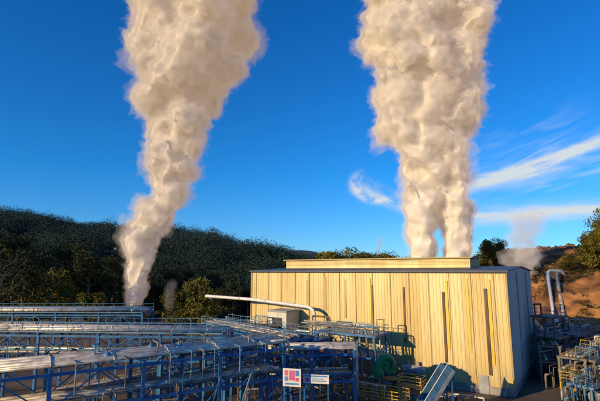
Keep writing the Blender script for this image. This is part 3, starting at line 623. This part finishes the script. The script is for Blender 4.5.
def treemesh(seed,h,R,lm,cb=.35,nleaf=5200,leaf=.22,nb=17):
    rd=random.Random(seed); mb=MB(); base=h*cb
    tp=[Vector((0,0,-.5))]
    for i in range(1,8): tp.append(Vector((rd.uniform(-.2,.2)*i*.3,rd.uniform(-.2,.2)*i*.3,h*.85*i/7)))
    mb.tube(tp,[h*.022*(1-i/8.5) for i in range(8)],8)
    cl=[]
    for k in range(nb):
        z=rd.uniform(base,h*.8); i=min(6,int(z/(h*.85)*7)); s=tp[i].lerp(tp[i+1],.5); s=Vector((s.x,s.y,z))
        a=rd.uniform(0,6.28); rr=R*rd.uniform(.5,1.0)*(1-.55*((z-base)/(h-base))**1.5); e=s+Vector((math.cos(a)*rr,math.sin(a)*rr,rd.uniform(.05,.22)*h))
        m_=(s+e)/2+Vector((0,0,-.3)); mb.tube([s,m_,e],[h*.008,h*.005,h*.002],5); cl.append((e,R*rd.uniform(.28,.5))); cl.append((m_.lerp(e,.4),R*rd.uniform(.2,.36)))
        if nb>20:
            for q in range(3): e2=e+Vector((rd.uniform(-1,1),rd.uniform(-1,1),rd.uniform(.2,1.4)))*h*.07; mb.tube([m_.lerp(e,rd.uniform(.3,1)),e2],[h*.004,h*.0015],4)
    cl.append((tp[-1]+Vector((0,0,h*.06)),R*.4))
    n=max(1,int(nleaf/len(cl))); P=[]
    for c_,r in cl:
        p=rng.normal(size=(n,3)); p/=np.linalg.norm(p,axis=1)[:,None]; p*=(r*rng.uniform(.35,1.05,n)**.6)[:,None]; p[:,2]*=.72; P.append(p+np.array(c_))
    P=np.concatenate(P); return mb.mesh("trunk",BARK,True),quads(P,leaf,"crown",lm)
TV=[treemesh(1,13,4.2,LEAF,.25),treemesh(2,16,3.6,LEAF,.2),treemesh(3,11,4.0,LEAFG,.12,7000,.22),treemesh(4,12,5.0,LEAFG,.1,8000,.22),treemesh(5,17,3.4,LEAF,.45,3000,.2),treemesh(6,17,4.6,LEAF,.3,700,.16,30)]
def tree(x,y,z,k,s,label,group="trees around the plant"):
    root=link("tree",None,None,label,"tree",group,None,(x,y,z),random.uniform(0,6.28)); root.scale=(s,s,s*random.uniform(.9,1.1))
    link("trunk",TV[k][0],root); link("crown",TV[k][1],root)
LBD="dark leafy tree at the foot of the hill"; LBG="olive green leafy tree near the plant"
for u,Y,k,s in [(-20,138,1,1.35),(12,108,5,1.35),(2,120,4,1.5),(24,126,1,1.55),(44,130,4,1.5),(62,122,3,1.5),(78,134,1,1.6),(96,128,4,1.45),(110,140,0,1.3),(-8,150,1,1.3),(34,150,1,1.3),(88,152,4,1.1),(50,150,0,1.3),(160,145,0,1.05),(176,138,1,1.0),(190,146,1,1),(204,116,3,1.15),(222,142,0,.9),(236,140,1,.8),(250,150,0,.85),(150,156,1,1.1),(268,150,0,.8),(216,150,1,.95),(120,134,1,1.15),(170,150,0,1),(284,160,0,.85),(194,128,0,.95),(34,116,4,1.25),(180,124,2,.9),(100,118,2,1.0)]:
    X=(u-300)/F*1.02*Y; tree(X,Y,max(0,hz_left(u,Y)) if Y>YB else 0,k,s,"tall dark tree with nearly bare branches" if k==5 else (LBG if k in(2,3) else LBD))
for u,Y,k,s in [(326,150,2,1.9),(338,148,0,1.65),(350,152,3,1.85),(362,150,0,1.7),(374,156,2,1.95),(314,158,0,1.45),(300,170,1,1.15),(388,155,1,1.2),(332,160,1,1.35),(356,162,1,1.4),(344,158,2,1.9),(368,160,1,1.4)]:
    X=(u-300)/F*1.0127*Y; tree(X,Y,0,k,s,"leafy tree standing behind the turbine hall")
for u,Y,k,s in [(484,150,2,1.0),(492,158,3,1.0),(501,152,2,.9),(510,156,3,.8),(488,165,0,1.0)]:
    X=(u-300)/F*1.0127*Y; tree(X,Y,max(0,hz(X,Y))-.3,k,s,"leafy tree standing behind the turbine hall")
for x,y,k,s in [(83,119,3,1.1),(87,122,2,1.25),(85,114,3,1.05),(90,126,3,1.3),(92,131,3,1.1),(98,134,3,1.1),(96,124,3,1.1),(102,130,2,1.05),(104,142,1,1.1),(90,117,2,.9),(100,118,3,.9),(108,125,0,1),(92,112,3,.8),(86,109,2,.7),(83,125,2,.8),(82,110,2,.7),(79,129,3,.45),(72,136,2,.4)]:
    tree(x,y,hz(x,y)-.2,k,s,"sunlit yellow green tree on the earth bank","trees on the earth bank")
sh=[]
for _ in range(5000):
    x=random.uniform(60,112);y=random.uniform(90,150)
    d=(x-65)*.8+(y-98)*.6
    if d<0 or mn.noise(Vector((x*.07,y*.13,2)))+.4*mn.noise(Vector((x*.4,y*.4,2)))<(.10 if d<24 else -.3): continue
    sh.append(crownpts(34,random.uniform(.25,.8),random.uniform(.3,.9))+np.array([x,y,hz(x,y)+.1]))
GRASS=leafmat("dry_shrub_leaves",(.015,.022,.007),(.10,.09,.025),.2)
link("undergrowth",quads(np.concatenate(sh),.14,"undergrowth",GRASS),kind="stuff",label="low dry shrubs scattered over the earth bank",cat="undergrowth")
for k in range(2):
    o=k*2.4; pts=[(52+o,84,4),(54+o,92,4.4)]
    for x,y in ((58,101),(62,108),(66,116),(70,124)): pts.append((x+o*.9,y-o*.3,max(4.5,hz(x+o*.9,y-o*.3)+1.5)))
    pts+=[(71.5+o,126.5,hz(72+o,127)+2.4),(75.5+o*.4,126.5+o*.6,hz(72+o,127)+2.2),(76.5+o*.3,127,hz(77,127)-.5)]
    pipe(pts,.42,WHITE if k==0 else SILV,"large pale steam pipeline climbing the earth bank","pipelines climbing the bank",7,fr=1.5)
    for x,y,z in pts[1:7]:
        rt=link("pipe_support",None,None,"blue steel pipe support on the slope","pipe support","pipe supports on the bank",None,(x,y,0))
        zz=max(0,hz(x,y))-.4; link("post",MB().beam((-.5,0,zz),(-.5,0,z-.5),.2).mesh("post",BLUE2),rt); link("post",MB().beam((.5,0,zz),(.5,0,z-.5),.2).mesh("post",BLUE2),rt); link("cross_beam",MB().beam((-1,0,z-.54),(1,0,z-.54),.2).mesh("cross_beam",BLUE2),rt)
# ------------------------------------------------ steam plumes
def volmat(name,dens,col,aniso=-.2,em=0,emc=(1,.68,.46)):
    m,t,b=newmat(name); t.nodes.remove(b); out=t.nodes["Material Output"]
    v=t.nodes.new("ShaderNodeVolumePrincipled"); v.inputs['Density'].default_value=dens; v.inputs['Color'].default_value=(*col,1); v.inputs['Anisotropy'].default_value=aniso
    v.inputs['Emission Strength'].default_value=em; v.inputs['Emission Color'].default_value=(*emc,1)  # faint warm emission stands in for light scattered repeatedly inside the steam
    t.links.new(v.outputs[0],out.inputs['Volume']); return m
def dome(p,s):
    d=mn.voronoi(p/s)[0][0]; return .35-d*d*1.1
def plume(samples,Y,seed,name_label,dens=.10,vox=.55,core=True,k_r=.92,col=(1,.96,.90),em=0):
    rd=random.Random(seed); P=[]
    for v,ul,ur in samples:
        c_=aty((ul+ur)/2,v,Y); P.append((c_,(ur-ul)/2/F*(c_.y*math.cos(PT)+(c_.z-H)*math.sin(PT))*k_r))
    bm=bmesh.new()
    for i in range(len(P)-1):
        (a,ra),(b_,rb)=P[i],P[i+1]; L=(b_-a).length; st=max(1,int(L/(.2*(ra+rb)/2)))
        for s in range(st):
            t=(s+rd.random())/st; c_=a.lerp(b_,t); r=ra+(rb-ra)*t
            m=bmesh.ops.create_icosphere(bm,subdivisions=2,radius=r*rd.uniform(.52,.68)); bmesh.ops.translate(bm,verts=m['verts'],vec=c_+Vector((rd.uniform(-.2,.2)*r,rd.uniform(-.2,.2)*r,0)))
            for k in range(4):
                an=rd.random()*6.283; rr=r*rd.choice((.24,.32,.4,.5))*rd.uniform(.85,1.15); q=r*rd.uniform(.76,1.04)-rr
                m=bmesh.ops.create_icosphere(bm,subdivisions=2,radius=rr); bmesh.ops.translate(bm,verts=m['verts'],vec=c_+Vector((math.cos(an)*q,math.sin(an)*q,rd.uniform(-.35,.35)*r)))
    me=bpy.data.meshes.new("p"); bm.to_mesh(me); bm.free(); o=bpy.data.objects.new("tmp",me); COL.objects.link(o)
    m=o.modifiers.new("r",'REMESH'); m.mode='VOXEL'; m.voxel_size=vox
    sm=o.modifiers.new("s",'SMOOTH'); sm.factor=.5; sm.iterations=6
    dg=bpy.context.evaluated_depsgraph_get(); me2=bpy.data.meshes.new_from_object(o.evaluated_get(dg)); bpy.data.objects.remove(o)
    n=len(me2.vertices); cc=np.empty(n*3); me2.vertices.foreach_get('co',cc); no=np.empty(n*3); me2.vertices.foreach_get('normal',no); cc=cc.reshape(-1,3); no=no.reshape(-1,3)
    base=P[0][0].z
    mid=cc.copy(); outer=cc.copy(); corec=cc.copy()
    for i in range(n):
        v=Vector(cc[i]); k=min(1,.2+(v.z-base)/45)
        wv=v+mn.noise_vector(v*.15)*1.5
        big=(dome(wv,10)*4.0+dome(wv,4.8)*2.5)*k; fine=(dome(wv,2.4)*1.25+dome(wv,1.3)*.65)*min(1,k*1.5)
        fb=mn.fractal(v*.7,1,2,4); fl=max(0,mn.noise(v*.11+Vector((9,3,1)))+.0)
        corec[i]+=no[i]*(big+fine*.8-(1.6*k+.15)); mid[i]+=no[i]*(big+fine*1.2+(.1*k)+fb*.8*k); outer[i]+=no[i]*(big+fine*1.3+(.4*k+.05)+(fb*2.4+fl*3.8)*k)
    def mk(cd,mt):
        q=me2.copy(); q.vertices.foreach_set('co',cd.ravel()); q.update(); q.polygons.foreach_set('use_smooth',[True]*len(q.polygons)); q.materials.clear(); q.materials.append(mt); return q
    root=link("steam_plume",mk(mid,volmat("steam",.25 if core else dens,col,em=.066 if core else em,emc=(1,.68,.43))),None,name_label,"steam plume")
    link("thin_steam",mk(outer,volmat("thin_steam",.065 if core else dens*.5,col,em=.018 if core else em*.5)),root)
    if core:
        m,t,b=newmat("dense_steam"); t.nodes.remove(b); out=t.nodes["Material Output"]
        d=t.nodes.new("ShaderNodeBsdfDiffuse"); d.inputs[0].default_value=(.99,.95,.84,1); s=t.nodes.new("ShaderNodeBsdfTranslucent"); s.inputs[0].default_value=(.97,.84,.68,1)
        mx=t.nodes.new("ShaderNodeMixShader"); mx.inputs[0].default_value=.15; t.links.new(d.outputs[0],mx.inputs[1]);t.links.new(s.outputs[0],mx.inputs[2]);t.links.new(mx.outputs[0],out.inputs[0])
        c_=link("dense_core",mk(corec,m),root); sm=c_.modifiers.new("smooth",'SMOOTH'); sm.factor=.5; sm.iterations=8
        sm=root.modifiers.new("smooth",'SMOOTH'); sm.factor=.5; sm.iterations=2
    print("plume verts",n)
L1=[(306,125,144),(290,124,149),(270,121,152),(240,122,162),(210,134,182),(190,142,192),(150,147,204),(120,145,212),(100,137,225),(70,127,238),(50,128,252),(20,121,274),(0,124,284),(-30,110,305),(-70,120,340)]
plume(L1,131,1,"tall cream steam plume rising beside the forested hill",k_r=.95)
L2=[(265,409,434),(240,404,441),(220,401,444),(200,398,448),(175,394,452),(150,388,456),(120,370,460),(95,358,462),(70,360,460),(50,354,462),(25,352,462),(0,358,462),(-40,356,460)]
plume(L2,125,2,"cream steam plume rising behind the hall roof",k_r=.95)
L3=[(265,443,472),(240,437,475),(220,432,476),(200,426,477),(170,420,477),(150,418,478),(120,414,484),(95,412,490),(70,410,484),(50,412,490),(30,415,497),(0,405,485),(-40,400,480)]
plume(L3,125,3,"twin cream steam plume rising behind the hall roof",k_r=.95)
L4=[(345,512,522),(320,511,526),(300,510,531),(280,509,537),(262,505,541),(245,505,543),(232,510,541),(222,517,536)]
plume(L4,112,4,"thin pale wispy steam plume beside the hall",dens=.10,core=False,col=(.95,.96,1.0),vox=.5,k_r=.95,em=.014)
L5=[(262,375,379),(250,375,381),(240,377,385)]
plume(L5,112,5,"small faint wisp of steam above the roof",dens=.2,core=False,vox=.35)
L6=[(308,164,172),(295,165,175),(284,168,178)]
plume(L6,100,6,"small faint wisp of steam above pipe racks",dens=.05,core=False,vox=.35)
for u,Y,lab in ((134,131,"brown cylindrical steam silencer beneath the tall plume"),(420.5,125,"brown steam silencer behind the hall"),(459,125,"brown steam silencer behind the hall")):
    p=aty(u,306,Y); silencer((p.x,Y,0),3.3,6 if u<200 else 14,label=lab)
